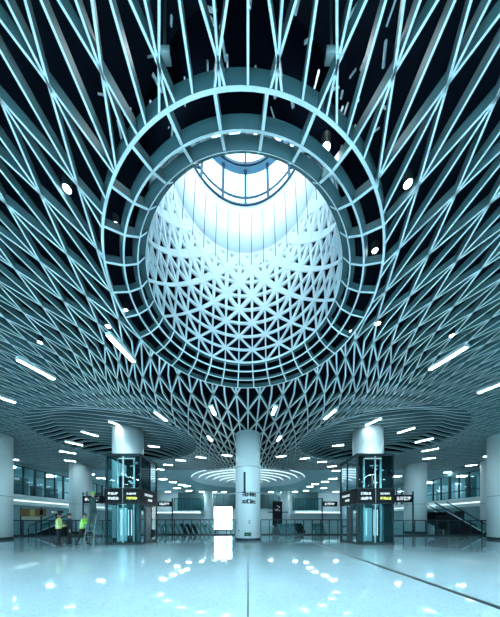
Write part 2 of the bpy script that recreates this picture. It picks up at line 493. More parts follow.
# ------------------------------------------------------------------ columns
def column(x, y, r, ztop, label, plinth=True, group=None, seams=(3.1,)):
    t = thing('column', label, 'column', (x, y, 0), 0, group)
    b = B(); lathe(b, [(r, 0.16), (r, ztop-0.02)], 64, capb=True, capt=True); obj('shaft', b, M['column'], t, True)
    for p in t.children[0].data.polygons: p.use_smooth = len(p.vertices) == 4
    b = B(); lathe(b, [(r+0.03, 0.0), (r+0.03, 0.16), (r, 0.17)], 64, capb=True); obj('plinth', b, M['dark'], t)
    for s in seams:
        b = B(); lathe(b, [(r+0.001, s-0.012), (r+0.004, s-0.012), (r+0.004, s+0.012), (r+0.001, s+0.012)], 64); obj('panel_joint', b, M['seam'], t)
    return t
midc = column(0.0, 15.87, 0.87, ZC, 'round pale blue column under the round opening with black stripe and lettering', seams=(5.02, 3.27))
lc = column(-8.75, 16.4, 1.02, ZC+0.5, 'bright round column rising behind the left lift tower')
column(8.75, 16.4, 1.02, ZC+0.5, 'bright round column rising behind the right lift tower')
column(-18.4, 24.7, 1.03, ZC, 'round white column behind the workers, beside the left mezzanine')
column(18.4, 24.7, 1.03, ZC, 'round white column between right lift tower and the escalator')
column(-18.15, 16.0, 1.0, ZC, 'pale column cut off by the left edge of the picture')
column(18.45, 16.0, 1.0, ZC, 'pale column cut off by the right edge of the picture')
column(24.95, 22.9, 0.9, ZC, 'pale column beside the right mezzanine window, behind the edge column')
column(-8.6, 49.0, 0.95, ZC+0.2, 'small distant white column left of the middle column')
column(8.1, 49.0, 0.95, ZC+0.2, 'small distant white column right of the middle column')

def glyphs(bm, o, right, up, out, n, s, gap=1.15, mi=0, th=0.075):
    """a row of n small written characters built of strokes"""
    t = s*th
    for i in range(n):
        c = o + right*(i*s*gap)
        st = [((0, y), (1, y)) for y in random.sample((0.05, 0.35, 0.62, 0.92), 2)] + \
             [((x, 0), (x, 1)) for x in random.sample((0.08, 0.5, 0.9), 2)]
        if random.random() < 0.6: st.append(((0.1, 0.1), (0.85, 0.8)))
        for (x0, y0), (x1, y1) in st:
            a = c + right*(x0*s) + up*(y0*s); e = c + right*(x1*s) + up*(y1*s)
            d = (e-a).normalized(); sd = d.cross(out).normalized()*t
            q = [a-sd-d*t, e-sd+d*t, e+sd+d*t, a+sd-d*t]
            A = [bm.verts.new(p) for p in q]; Bv = [bm.verts.new(p+out*0.008) for p in q]
            bm.faces.new(Bv).material_index = mi
            for k in range(4): bm.faces.new((A[k], A[(k+1) % 4], Bv[(k+1) % 4], Bv[k])).material_index = mi
XV, YV, ZV = Vector((1,0,0)), Vector((0,1,0)), Vector((0,0,1))
def on_col(deg, z, r=0.875):
    a = math.radians(deg); return Vector((r*math.sin(a), -r*math.cos(a), z))
# stripe, writing, small marks on the middle column, wrapped on its curve
b = B()
for k in range(4):
    a0, a1 = -20+2.4*k, -20+2.4*(k+1)
    q = [on_col(a0, 3.28, .878), on_col(a1, 3.28, .878), on_col(a1, 4.62, .878), on_col(a0, 4.62, .878)]
    b.faces.new([b.verts.new(p) for p in q])
obj('stripe', b, M['ink'], midc)
b = B()
for row, z, n, a in ((0, 3.0, 5, -26), (1, 2.52, 5, -27)):
    for i in range(n):
        d = a + i*12.0; rr = math.radians(d)
        glyphs(b, on_col(d, z, .876), Vector((math.cos(rr), math.sin(rr), 0)), ZV, Vector((math.sin(rr), -math.cos(rr), 0)), 1, 0.20 if (i+row) % 3 else 0.25, th=.11)
glyphs(b, on_col(3, 1.18, .876), XV, ZV, -YV, 1, 0.10); glyphs(b, on_col(3, 1.30, .876), XV, ZV, -YV, 1, 0.10)
glyphs(b, on_col(-48, 0.62, .876), Vector((.67, -.74, 0)), ZV, Vector((-.74, -.67, 0)), 1, 0.10)
obj('lettering', b, M['ink'], midc)
boxobj('exit_sign', (-0.24, -0.91, 0.32), (0.20, -0.82, 0.56), M['board'], midc)
b = B(); glyphs(b, Vector((-0.14, -0.911, 0.38)), XV, ZV, -YV, 2, 0.11); obj('exit_mark', b, M['exit'], [c for c in midc.children if c.name.startswith('exit_sign')][0])

# ------------------------------------------------------------------ glazed lift towers
def lift_tower(x0, x1, side, label):
    y0, y1, zt = 12.7, 15.02, 5.16
    cx = (x0+x1)/2
    t = thing('lift_tower', label, 'lift', (cx, y0, 0))
    w = (x1-x0)/2; D = y1-y0; p = 0.06
    for sx in (-1, 1):
        for yy in (0, D-0.1):
            boxobj('post', (sx*w-p if sx > 0 else -w, yy, 0), (w if sx > 0 else -w+p+0.04, yy+0.1, zt), M['frame'], t)
    boxobj('mullion', (-0.03, 0.0, 0.12), (0.03, 0.07, zt-0.1), M['steel'], t)
    sx = w if side > 0 else -w
    boxobj('mullion', (sx-0.07 if side > 0 else sx, D*0.55, 0.12), (sx if side > 0 else sx+0.07, D*0.55+0.06, zt-0.1), M['frame'], t)
    for z, hh in ((0.0, 0.12), (2.30, 0.06), (3.15, 0.06), (zt-0.14, 0.14)):
        b = B(); box(b, (-w-.02, -.02, z), (w+.02, 0.08, z+hh)); box(b, (-w-.02, D-.08, z), (w+.02, D+.0, z+hh))
        box(b, (-w-.02, 0.08, z), (-w+.08, D-.08, z+hh)); box(b, (w-.08, 0.08, z), (w+.02, D-.08, z+hh))
        obj('beam', b, M['frame'], t)
    boxobj('roof', (-w+.08, .08, zt-0.10), (w-.08, D-.08, zt-0.05), M['dark'], t)
    boxobj('back_panel', (-w+.1, D-.14, 0.12), (w-.1, D-.09, 3.1), M['walldark'], t); boxobj('back_panel', (-w+.1, D-.14, 3.1), (w-.1, D-.09, zt-.15), M['frame'], t)
    def pane(q, nm='glass_panel'):
        b = B(); b.faces.new([b.verts.new(v) for v in q]); return obj(nm, b, M['liftglass'], t)
    for za, zb in ((0.12, 2.3), (3.21, zt-.14)):
        for xa, xb in ((-w+.1, -.03), (.03, w-.06)):
            pane([(xa, .04, za), (xb, .04, za), (xb, .04, zb), (xa, .04, zb)])
        for xx in (-w+.04, w-.04):
            for ya, yb in ((.1, D*.55), (D*.55+.06, D-.1)):
                pane([(xx, ya, za), (xx, yb, za), (xx, yb, zb), (xx, ya, zb)])
    # sign boards with writing
    for i, (xa, xb) in enumerate(((-w-.01, -.035), (.035, w+.01))):
        s = boxobj('sign_panel', (xa, -.06, 2.36), (xb, .03, 3.15), M['board'], t)
        b = B(); n = 4 if i == 0 else 5
        glyphs(b, Vector((xa+.22, -.062, 2.84)), XV, ZV, -YV, n, 0.12 if i == 0 else .09, 1.15)
        obj('lettering', b, M['white'], s)
        b = B(); glyphs(b, Vector((xa+.22, -.062, 2.56)), XV, ZV, -YV, 4, 0.13, 1.15)
        obj('lettering', b, M['white'] if i == 0 else M['yellow'], s)
    out = XV*side; right = YV*side if side > 0 else -YV
    xs = w+.03 if side > 0 else -w-.03
    s = boxobj('sign_panel', (min(xs, xs-side*.1), .1, 2.36), (max(xs, xs-side*.1), D-.02, 3.15), M['board'], t)
    b = B()
    oy = 0.45 if side > 0 else D-.45
    glyphs(b, Vector((xs+side*.002, oy, 2.83)), right, ZV, out, 7, 0.12, 1.3)
    obj('lettering', b, M['white'], s); b = B()
    glyphs(b, Vector((xs+side*.002, oy+side*.45, 2.54)), right, ZV, out, 4, 0.12, 1.2)
    obj('lettering', b, M['white'], s)
    # car inside the shaft, doors, guide rails
    c = boxobj('lift_car', (-w*.62, .42, 0.14), (w*.70, D-.35, 2.25), M['walldark'], t)
    boxobj('car_door', (-w*.5, .39, .16), (0.02, .42, 2.1), M['steel'], c)
    boxobj('car_door', (.04, .39, .16), (w*.55, .42, 2.1), M['dark'], c)
    b = B(); box(b, (-w*.5, .3, .14), (-w*.43, .37, zt-.2)); box(b, (w*.43, .3, .14), (w*.5, .37, zt-.2)); obj('guide_rail', b, M['steel'], t)
    for xx in (-w*.30, w*.12, w*.3):
        boxobj('light_tube', (xx-.025, .36, .5), (xx+.025, .39, 2.0), M['white'], c)
    boxobj('landing_lamp', (-.4*w, .3, zt-.2), (.5*w, .42, zt-.16), M['white'], t)
    b = B(); box(b, (-w*.7, .6, 3.35), (w*.1, 1.5, 4.0)); box(b, (.1*w, .8, 4.15), (w*.75, 1.3, 4.5)); obj('winch_box', b, M['board'], t)
    b = B()
    for k in range(7):
        xx = random.uniform(-w*.8, w*.8); zz = random.uniform(3.4, 4.8); box(b, (xx, .5, zz), (xx+random.uniform(.05, .2), .56, zz+random.uniform(.04, .12)))
    obj('control_gear', b, M['wallwhite'], t)
    yd = D*.55 if side > 0 else D*.55
    boxobj('side_door', (sx-.03, D*.28 if side > 0 else D*.3, .12), (sx+.03, D*.54, 2.2), M['dark'], t)
    return t
lift_tower(-8.08, -6.08, 1, 'dark glass lift tower on the left with illuminated sign boards')
lift_tower(6.16, 8.26, -1, 'dark glass lift tower on the right with yellow lit sign boards')

# ------------------------------------------------------------------ side walls with mezzanine windows
def side_wall(nm, X, sgn, ya, yb, wn):
    out = sgn
    x1 = X + sgn*0.4
    b = B()
    box(b, (min(X, x1), YB, 0), (max(X, x1), YF, 2.95)); box(b, (min(X, x1), YB, 7.1), (max(X, x1), YF, ZR))
    box(b, (min(X, x1), YB, 2.95), (max(X, x1), ya, 7.1)); box(b, (min(X, x1), yb, 2.95), (max(X, x1), YF, 7.1))
    xb = X + sgn*4.5
    box(b, (min(xb, xb+sgn*.2), YB, 2.9), (max(xb, xb+sgn*.2), YF, 7.3))
    box(b, (min(x1, xb), YB, 7.15), (max(x1, xb), YF, 7.3))
    struct('wall_'+nm, b, M['wall'])
    b = B(); xi = X - sgn*0.5
    box(b, (min(xi, xb), ya-.5, 2.95), (max(xi, xb), yb+.5, 4.02)); trim = struct('trim_%d' % (3+wn), b, M['wallwhite'])
    b = B(); box(b, (min(xi, xi-sgn*.04), ya-.5, 3.36), (max(xi, xi-sgn*.04), yb+.5, 3.44))
    obj('light_strip', b, M['strip'], trim)
    b = B(); b.faces.new([b.verts.new(p) for p in ((X, ya, 4.02), (X, yb, 4.02), (X, yb, 7.1), (X, ya, 7.1))])
    w = struct('window_%d' % wn, b, M['winglass'])
    n = int((yb-ya)/1.25)
    for i in range(n+1):
        y = ya + (yb-ya)*i/n; wd = .045 if i % 3 else .09
        o = boxobj('mullion', (X-.08, y-wd, 4.02), (X+.08, y+wd, 7.1), M['frame'], w)
    for z in (4.02, 4.95, 7.0): boxobj('rail', (X-.06, ya, z), (X+.06, yb, z+.08), M['frame'], w)
    # corridor behind the glass
    random.seed(11+wn)
    for i in range(14):
        y = ya+.3+i*2.0; q = random.random()
        tag(boxobj('cabinet', (X+sgn*(2.6 if sgn < 0 else 1.7)-.4, y, 4.02), (X+sgn*(2.6 if sgn < 0 else 1.7)+.4, y+random.uniform(.5, 1.3), random.choice((5.6, 6.3, 6.9))), M['walldark'] if q < .40 else M['wallwhite']),
            'tall cabinet standing behind the %s mezzanine glass' % nm, 'cabinet', 'cabinets behind the %s mezzanine glass' % nm)
    for i in range(6):
        y = ya + 1.5 + (yb-ya-3)*i/5
        lo = boxobj('corridor_lamp', (X+sgn*1.6-.55, y-.09, 7.02), (X+sgn*1.6+.55, y+.09, 7.13), M['corr'])
        tag(lo, 'short lamp on the ceiling behind the %s mezzanine glass' % nm, 'lamp', 'lamps behind the %s mezzanine glass' % nm)
side_wall('left', XL, -1, 17.5, 46.0, 1)
side_wall('right', XR, 1, 17.5, 46.0, 2)
# far wall
b = B(); box(b, (XL-6, YF, 0), (XR+6, YF+.4, ZR)); struct('wall_far', b, M['wallwhite'])
b = B(); box(b, (XL, 47.2, 2.75), (-9.9, YF, 3.4)); box(b, (9.9, 47.2, 2.75), (XR, YF, 3.4)); tr6 = struct('trim_6', b, M['wallwhite'])
b = B(); box(b, (XL, 47.1, 2.95), (-9.9, 47.19, 3.05)); box(b, (9.9, 47.1, 2.95), (XR, 47.19, 3.05)); obj('light_strip', b, M['strip'], tr6)  # glowing strips added to brighten the far end of the hall
for wn, xa, xb in ((3, -15.6, -9.9), (4, 9.9, 15.6)):
    b = B(); b.faces.new([b.verts.new(p) for p in ((xa, 47.4, 3.4), (xb, 47.4, 3.4), (xb, 47.4, 5.9), (xa, 47.4, 5.9))])
    w = struct('window_%d' % wn, b, M['winglass'])
    for i in range(8):
        x = xa+(xb-xa)*i/7; boxobj('mullion', (x-.06, 47.3, 3.4), (x+.06, 47.46, 5.9), M['frame'], w)
    boxobj('rail', (xa, 47.32, 5.85), (xb, 47.46, 6.0), M['frame'], w)
    b = B(); box(b, (xa, 50.0, 3.4), (xb, 50.2, ZC)); struct('wall_far_%d' % wn, b, M['walldark'])
for i, (xa, xb) in enumerate(((-10.2, -1.0), (1.0, 8.2))):
    b = B(); b.faces.new([b.verts.new(p) for p in ((xa, 51.5, 4.0), (xb, 51.5, 4.0), (xb, 51.5, 7.3), (xa, 51.5, 7.3))])
    w = struct('window_%d' % (5+i), b, M['walldark'])
    for k in range(7):
        x = xa+(xb-xa)*k/6; boxobj('mullion', (x-.05, 51.4, 4.0), (x+.05, 51.5, 7.3), M['frame'], w)
t = thing('display_tower', 'tall black display block right of the middle column, far back', 'display', (6.0, 46.0, 0))
boxobj('body', (-.95, -.4, 0.3), (.95, .4, 5.2), M['board'], t); boxobj('foot', (-.7, -.3, 0), (.7, .3, .3), M['dark'], t)
boxobj('arm', (-1.9, -.1, 2.9), (-.95, .1, 3.1), M['dark'], t); boxobj('arm', (.95, -.1, 2.9), (2.2, .1, 3.1), M['dark'], t)
b = B()
for k in range(9): x, z = random.uniform(-.8, .7), random.uniform(3.0, 5.0); box(b, (x, -.42, z), (x+.14, -.4, z+.1))
obj('lit_marks', b, M['white'], t)
for i, (ya, yb, zt) in enumerate(((27.0, 31.5, 2.5), (32.5, 37.5, 2.6))):
    b = B(); box(b, (XR-.06, ya, 0.02), (XR-.005, yb, zt)); d = struct('door_%d' % (i+1), b, M['board'])
    for k in range(4):
        y = ya+(yb-ya)*k/3; boxobj('frame', (XR-.1, y-.06, .02), (XR-.06, y+.06, zt), M['steel'], d)
# white lit panels
t = thing('lightbox', 'glowing white two-leaf panel left of the middle column', 'lit panel', (-2.72, 24.6, 0))
for k in (0, 1):
    boxobj('panel', (-.98+k*1.0, -.06, .35), (-.02+k*1.0, .06, 2.85), M['lightbox'], t)
b = B(); box(b, (-1.04, -.08, .25), (1.04, .08, .35)); box(b, (-1.04, -.08, 2.85), (1.04, .08, 2.93)); box(b, (-1.04, -.08, .35), (-.98, .08, 2.85)); box(b, (.98, -.08, .35), (1.04, .08, 2.85)); box(b, (-.02, -.08, .35), (.02, .08, 2.85))
obj('frame', b, M['frame'], t)
b = B(); box(b, (-.9, -.2, 0), (-.8, .2, .25)); box(b, (.8, -.2, 0), (.9, .2, .25)); obj('foot', b, M['frame'], t)

# ------------------------------------------------------------------ balustrades
def balustrade(xa, xb, y, label, h=1.4, step=1.75):
    t = thing('balustrade', label, 'balustrade', (xa, y, 0))
    L = xb-xa; n = max(1, round(L/step))
    boxobj('top_rail', (0, -.04, h-.09), (L, .04, h), M['dark'], t)
    boxobj('base_rail', (0, -.05, .0), (L, .05, .12), M['dark'], t)
    for i in range(n+1):
        x = L*i/n; boxobj('post', (x-.035, -.035, .12), (x+.035, .035, h-.09), M['dark'], t)
    for i in range(n):
        a, c = L*i/n+.04, L*(i+1)/n-.04
        b = B(); b.faces.new([b.verts.new(p) for p in ((a, 0, .14), (c, 0, .14), (c, 0, h-.11), (a, 0, h-.11))]); obj('glass_panel', b, M['railglass'], t)
    return t
balustrade(-20.4, -11.3, 19.2, 'glass balustrade with dark rails behind the workers on the left', step=1.1)
balustrade(-8.5, -1.2, 21.0, 'glass balustrade between left lift tower and middle column', 1.46, 0.8)
balustrade(1.2, 9.2, 21.0, 'glass balustrade between middle column and right lift tower', 1.46, 0.8)
balustrade(12.6, 21.4, 19.6, 'glass balustrade in front of the escalator on the right', step=0.95)

# ------------------------------------------------------------------ fare gates
g = thing('fare_gate', 'slim grey slanted fare gate in the row right of the middle column', 'fare gate', (3.3, 22.6, 0), 0, 'fare gates right of the middle column')
b = B(); prism(b, [(.05, 0), (.36, 0), (-.14, 1.0), (-.42, 1.0)], 'y', -.11, .11); obj('cabinet', b, M['gate'], g, bevel=.02)
boxobj('flap', (-.2, .11, .35), (.15, .2, .9), M['railglass'], g)
boxobj('reader', (-.40, -.08, 1.0), (-.18, .08, 1.03), M['dark'], g)
dk = g.children[0].data.copy(); dk.materials[0] = M['board']
for i in range(1, 8):
    r = dup(g, (3.3+.42*i, 22.6+.45*i, 0))
    if i in (5, 6, 7):
        r.children[0].data = dk; r['label'] = 'black slanted fare gate at the right end of the gate row'; r['group'] = 'black fare gates right of the middle column'
for i in range(7):
    r = dup(g, (-6.4+.42*i, 22.6+.45*i, 0), 0, 'slim grey slanted fare gate in the row left of the lit white panel', 'fare gates left of the lit panel')
    if i < 3:
        r.children[0].data = dk; r['label'] = 'black slanted fare gate at the left end of the left gate row'; r['group'] = 'black fare gates left of the lit panel'
for i in range(5):
    dup(g, (-9.0+.42*i, 23.4+.45*i, 0), 0, 'grey slanted fare gate just right of the left lift tower', 'fare gates beside the left lift')
for i in range(4):
    dup(g, (7.0+.42*i, 23.4+.45*i, 0), 0, 'grey slanted fare gate just left of the right lift tower', 'fare gates beside the right lift')
# ------------------------------------------------------------------ escalators (rise to the left)
def escalator(x_low, y, run, rise, label, flip=1, wide=1.3):
    t = thing('escalator', label, 'escalator', (x_low, y, 0)); f = -flip
    b = B(); prism(b, [(0, 0), (0, .15), (f*.6, .15), (f*(run+.6), rise+.15), (f*(run+.6), max(rise-.9, 0)), (f*1.4, 0)], 'y', 0, wide); obj('truss', b, M['board'], t)
    for yy in (0.03, wide-.03):
        b = B(); b.faces.new([b.verts.new(p) for p in ((f*.2, yy, .2), (f*.6, yy, .2), (f*(run+.6), yy, rise+.2), (f*(run+.6), yy, rise+1.05), (f*.5, yy, 1.0), (f*.1, yy, .85))]); obj('side_panel', b, M['railglass'], t)
        b = B(); tube(b, [Vector(p) for p in ((f*.05, yy, .25), (f*-.02, yy, .6), (f*.1, yy, .92), (f*.5, yy, 1.05), (f*(run+.6), yy, rise+1.1))], .05, 8); obj('handrail', b, M['rubber'], t, True)
        b = B(); quadbar(b, Vector((f*.6, yy-.02, .17)), Vector((f*(run+.6), yy-.02, rise+.17)), .05, .09); obj('skirting', b, M['wallwhite'], t)
    n = max(3, int(rise/.2)); b = B()
    for i in range(n):
        x = f*(.6+run*i/n); box(b, (min(x, x+f*run/n), .1, .15+rise*i/n-.05), (max(x, x+f*run/n), wide-.1, .15+rise*(i+1)/n)); 
    obj('steps', b, M['steel'], t)
    return t
escalator(22.9, 21.2, 3.5, 2.0, 'front dark escalator rising leftwards behind the right balustrade')
escalator(23.6, 23.3, 3.6, 2.1, 'rear dark escalator rising leftwards below the right mezzanine')
escalator(-19.9, 20.3, 2.3, 0.9, 'dark escalator landing behind the left balustrade', flip=-1)
# ------------------------------------------------------------------ hanging and standing signs
def gantry(x0, x1, y, z0, z1, post_x, label, n):
    t = thing('sign_gantry', label, 'sign', (post_x, y, 0))
    s = boxobj('sign_panel', (x0-post_x, -.06, z0), (x1-post_x, .06, z1), M['board'], t)
    b = B(); gs = (z1-z0)*.42
    glyphs(b, Vector((x0-post_x+.2, -.062, z0+(z1-z0)*.3)), XV, ZV, -YV, n, gs); obj('lettering', b, M['white'], s)
    boxobj('post', (-.05, -.05, 0), (.05, .05, z1+.35), M['dark'], t)
    boxobj('base', (-.2, -.2, 0), (.2, .2, .04), M['dark'], t)
gantry(14.9, 16.7, 22.8, 3.2, 3.95, 16.75, 'black sign board on a post right of the right lift tower', 4)
gantry(-16.4, -14.0, 22.4, 3.1, 3.8, -16.45, 'black sign board on a post left of the left lift tower', 4)
gantry(-9.0, -7.6, 22.4, 2.75, 3.25, -7.55, 'small black sign on a tall post right of the left lift tower', 4)
gantry(7.45, 8.9, 22.4, 2.75, 3.25, 7.4, 'small black sign on a tall post left of the right lift tower', 4)
t = thing('notice_board', 'brown and gold notice board on two posts at far left', 'notice board', (-19.0, 21.6-1.6, 0))
# stands just behind the balustrade
s = boxobj('panel', (-1.2, -.08, 1.72), (.95, .08, 2.4), M['brown'], t)
boxobj('patch', (-.35, -.09, 1.76), (.1, -.08, 2.34), M['gold'], s); boxobj('patch', (.55, -.09, 1.85), (.8, -.08, 2.3), M['board'], s)
boxobj('lower_panel', (-1.15, -.04, 1.42), (.5, .04, 1.72), M['cream'], t)
for x in (-1.26, .55): boxobj('post', (x, -.05, 0), (x+.06, .05, 2.5), M['dark'], t)
t = thing('arrow_sign', 'small dark arrow sign on a thin post near the yellow jacket', 'sign', (-17.0, 19.9, 0))
s = boxobj('panel', (-.45, -.04, 2.02), (.6, .04, 2.2), M['board'], t); boxobj('post', (-.03, -.03, 0), (.03, .03, 2.02), M['dark'], t)
b = B(); prism(b, [(-.40, 2.11), (-.25, 2.18), (-.25, 2.13), (.1, 2.13), (.1, 2.09), (-.25, 2.09), (-.25, 2.04)], 'y', -.05, -.04); obj('arrow', b, M['white'], s)

# ------------------------------------------------------------------ ceiling lamps
def lamp_mesh(L, W):
    b = B(); box(b, (-L/2-.03, -W/2-.03, -.05), (L/2+.03, W/2+.03, .06)); me = bpy.data.meshes.new('housing'); b.to_mesh(me); b.free(); me.materials.append(M['wallwhite'])
    b = B(); box(b, (-L/2, -W/2, -.054), (L/2, W/2, -.05)); m2 = bpy.data.meshes.new('diffuser'); b.to_mesh(m2); b.free(); m2.materials.append(M['lamp'])
    return me, m2
BIG, MID, SML = lamp_mesh(1.2, .14), lamp_mesh(1.1, .13), lamp_mesh(.9, .15)
def lamp(px, py, size, label, group=None, h=None, ang=None):
    hh = H-.06 if h is None else h
    for _ in range(3):
        p = ceil_pt(px, py, hh)
        if h is None and p.y < 27: hh = H-.06+bump(p.x, p.y)
    if h is None and p.y > 27.4: hh = H+.16; p = ceil_pt(px, py, hh)
    a = math.atan2(36-p.y, -p.x) if ang is None else ang
    t = thing('ceiling_lamp', label, 'ceiling lamp', p, a, group)
    for nm, me in zip(('housing', 'diffuser'), size):
        o = bpy.data.objects.new(nm, me); COL.objects.link(o); o.parent = t
lamp(37, 369, BIG, 'long bright lamp strip in the lattice nearest the left edge')
lamp(122, 348.5, BIG, 'bright lamp strip in the lattice at the lower left of the round rim')
lamp(447, 358, BIG, 'long bright lamp strip in the lattice at right of the round rim')
lamp(496, 385, BIG, 'lamp strip cut by the right edge, right of the long bright strip')
lamp(-2, 396, BIG, 'lamp strip cut by the left edge, below the long left strip')
lamp(117, 424, MID, 'lamp strip just above the bright column of the left lift tower')
lamp(90, 433.5, MID, 'lamp strip left of the column top behind the left lift')
lamp(74, 443, MID, 'upper of three stacked lamp strips above the left white column')
lamp(68, 452, MID, 'middle of three stacked lamp strips above the left white column')
lamp(70, 460.5, SML, 'lowest of three stacked lamp strips above the left white column')
lamp(12, 459, SML, 'lamp strip above the left mezzanine window at the left edge')
lamp(373, 421.5, MID, 'lamp strip just above the bright column of the right lift tower')
lamp(406, 430, MID, 'lamp strip right of the column top behind the right lift')
lamp(424, 440, MID, 'upper of three stacked lamp strips above the right white column')
lamp(430, 449.5, MID, 'middle of three stacked lamp strips above the right white column')
lamp(429, 458, SML, 'lowest of three stacked lamp strips above the right white column')
lamp(471, 465, SML, 'lamp strip above the right mezzanine window')
lamp(448, 472, SML, 'small lamp strip left of the right mezzanine window top')
lamp(490, 455.5, SML, 'lamp strip at the right edge above the edge column')
lamp(161, 416, MID, 'lamp strip in the lattice left below the rim, above the left lift')
lamp(330, 414, MID, 'lamp strip in the lattice right below the rim, above the right lift')
lamp(213, 410, SML, 'small lamp in the dark lattice just left of the middle column top')
lamp(274, 410, SML, 'small lamp in the dark lattice just right of the middle column top')
lamp(210, 438, SML, 'small lamp left of the middle column, level with its top')
lamp(279, 438, SML, 'small lamp right of the middle column, level with its top')
gl, gr = 'small lamps between left lift and middle column', 'small lamps between middle column and right lift'
for px, py in ((154, 446), (181, 460), (168, 464.5), (201, 457), (160, 469), (227, 455)):
    lamp(px, py, SML, 'small lamp strip in the lattice edge between left lift and middle column', gl, ang=.35)
for px, py in ((338, 445), (305, 458), (322, 461.5), (332, 466), (336, 470.5), (281, 456)):
    lamp(px, py, SML, 'small lamp strip in the lattice edge between middle column and right lift', gr, ang=-.35)
DIST = lamp_mesh(1.1, .3); REAR = lamp_mesh(1.3, .3); REAR[1].materials[0] = M['rear_fill']; DIST[1].materials[0] = M['corr']
for px, py in ((163, 479), (173, 482), (182, 484.5), (187, 486), (177, 488), (189, 490.5), (202, 491.5), (214, 492), (168, 491.5), (224, 492)):
    lamp(px, py, DIST, 'tiny lamp on the far flat ceiling left of the middle column', 'distant lamps left of the middle column', ang=0)
for px, py in ((333, 478.5), (325, 481.5), (315, 484), (310, 486.5), (324, 488), (306, 490.5), (295, 491.5), (283, 492), (336, 491.5), (271, 492)):
    lamp(px, py, DIST, 'tiny lamp on the far flat ceiling right of the middle column', 'distant lamps right of the middle column', ang=0)
for px, py in ((90, 474), (101, 478), (397, 476), (410, 479)):
    lamp(px, py, DIST, 'tiny far lamp beside the top of the %s lift tower' % ('left' if px < 248 else 'right'), 'far lamps beside the %s lift tower' % ('left' if px < 248 else 'right'), ang=0)
# unseen fill lamps added behind the viewer to light the hall and columns
for x in (-20, -16, -12, -8, -4, 0, 4, 8, 12, 16, 20):
    for y in (-3.4, -5.4, -7.4, -9.4, -11.2):
        t = thing('ceiling_lamp', 'added fill lamp strip on the flat ceiling behind the viewpoint', 'ceiling lamp', (x, y, ZC-.16), PI/2, 'fill lamps behind the viewpoint')
        for nm, me in zip(('housing', 'diffuser'), REAR):
            o = bpy.data.objects.new(nm, me); COL.objects.link(o); o.parent = t
# round spotlights
def spot(px, py, r, label, h=H-.05, group=None):
    p = ceil_pt(px, py, h)
    t = thing('spotlight', label, 'spotlight', p, 0, group)
    b = B(); lathe(b, [(r*1.15, .16), (r*1.15, -.02), (r, -.02)], 20, capb=True); obj('can', b, M['frame'], t)
    b = B(); lathe(b, [(r, -.015), (r, .01)], 20, capb=True, capt=True); obj('lens', b, M['spot'], t)
    l = bpy.data.lights.new('spotlight_beam', 'SPOT'); l.energy = 420 if h < 1.03*H and py < 350 and abs(px-248) > 150 else 10; l.color = (.86, .97, 1); l.spot_size = 1.75; l.spot_blend = .9; l.shadow_soft_size = r*.8
    o = bpy.data.objects.new('spotlight_beam', l); COL.objects.link(o); o.location = (p.x, p.y, p.z-.05)
spot(67, 188, .065, 'bright round spotlight in the dark lattice left of the rim', H+.1)
spot(408, 183, .065, 'bright round spotlight in the dark lattice right of the rim', H+.1)
spot(326, 147, .07, 'round spotlight inside the upper right rim band', 1.09*H)
spot(116, 224, .055, 'round spotlight inside the left rim band', 1.06*H)
spot(375, 250, .06, 'round spotlight inside the right rim band', 1.06*H)
spot(126, 310, .06, 'small spotlight inside the lower left rim band', 1.04*H)
spot(351, 331, .06, 'small spotlight inside the lower right rim band', 1.04*H)
spot(108, 326, .075, 'small spotlight in the lattice below left of the rim', H)
spot(378, 323, .075, 'small spotlight in the lattice below right of the rim', H)
spot(166, 359, .08, 'tiny spotlight at the bottom left of the rim band', 1.04*H)
spot(40, 342, .07, 'tiny spotlight in the lattice above the long left strip', H)
spot(452, 335, .07, 'tiny spotlight in the lattice above the long right strip', H)

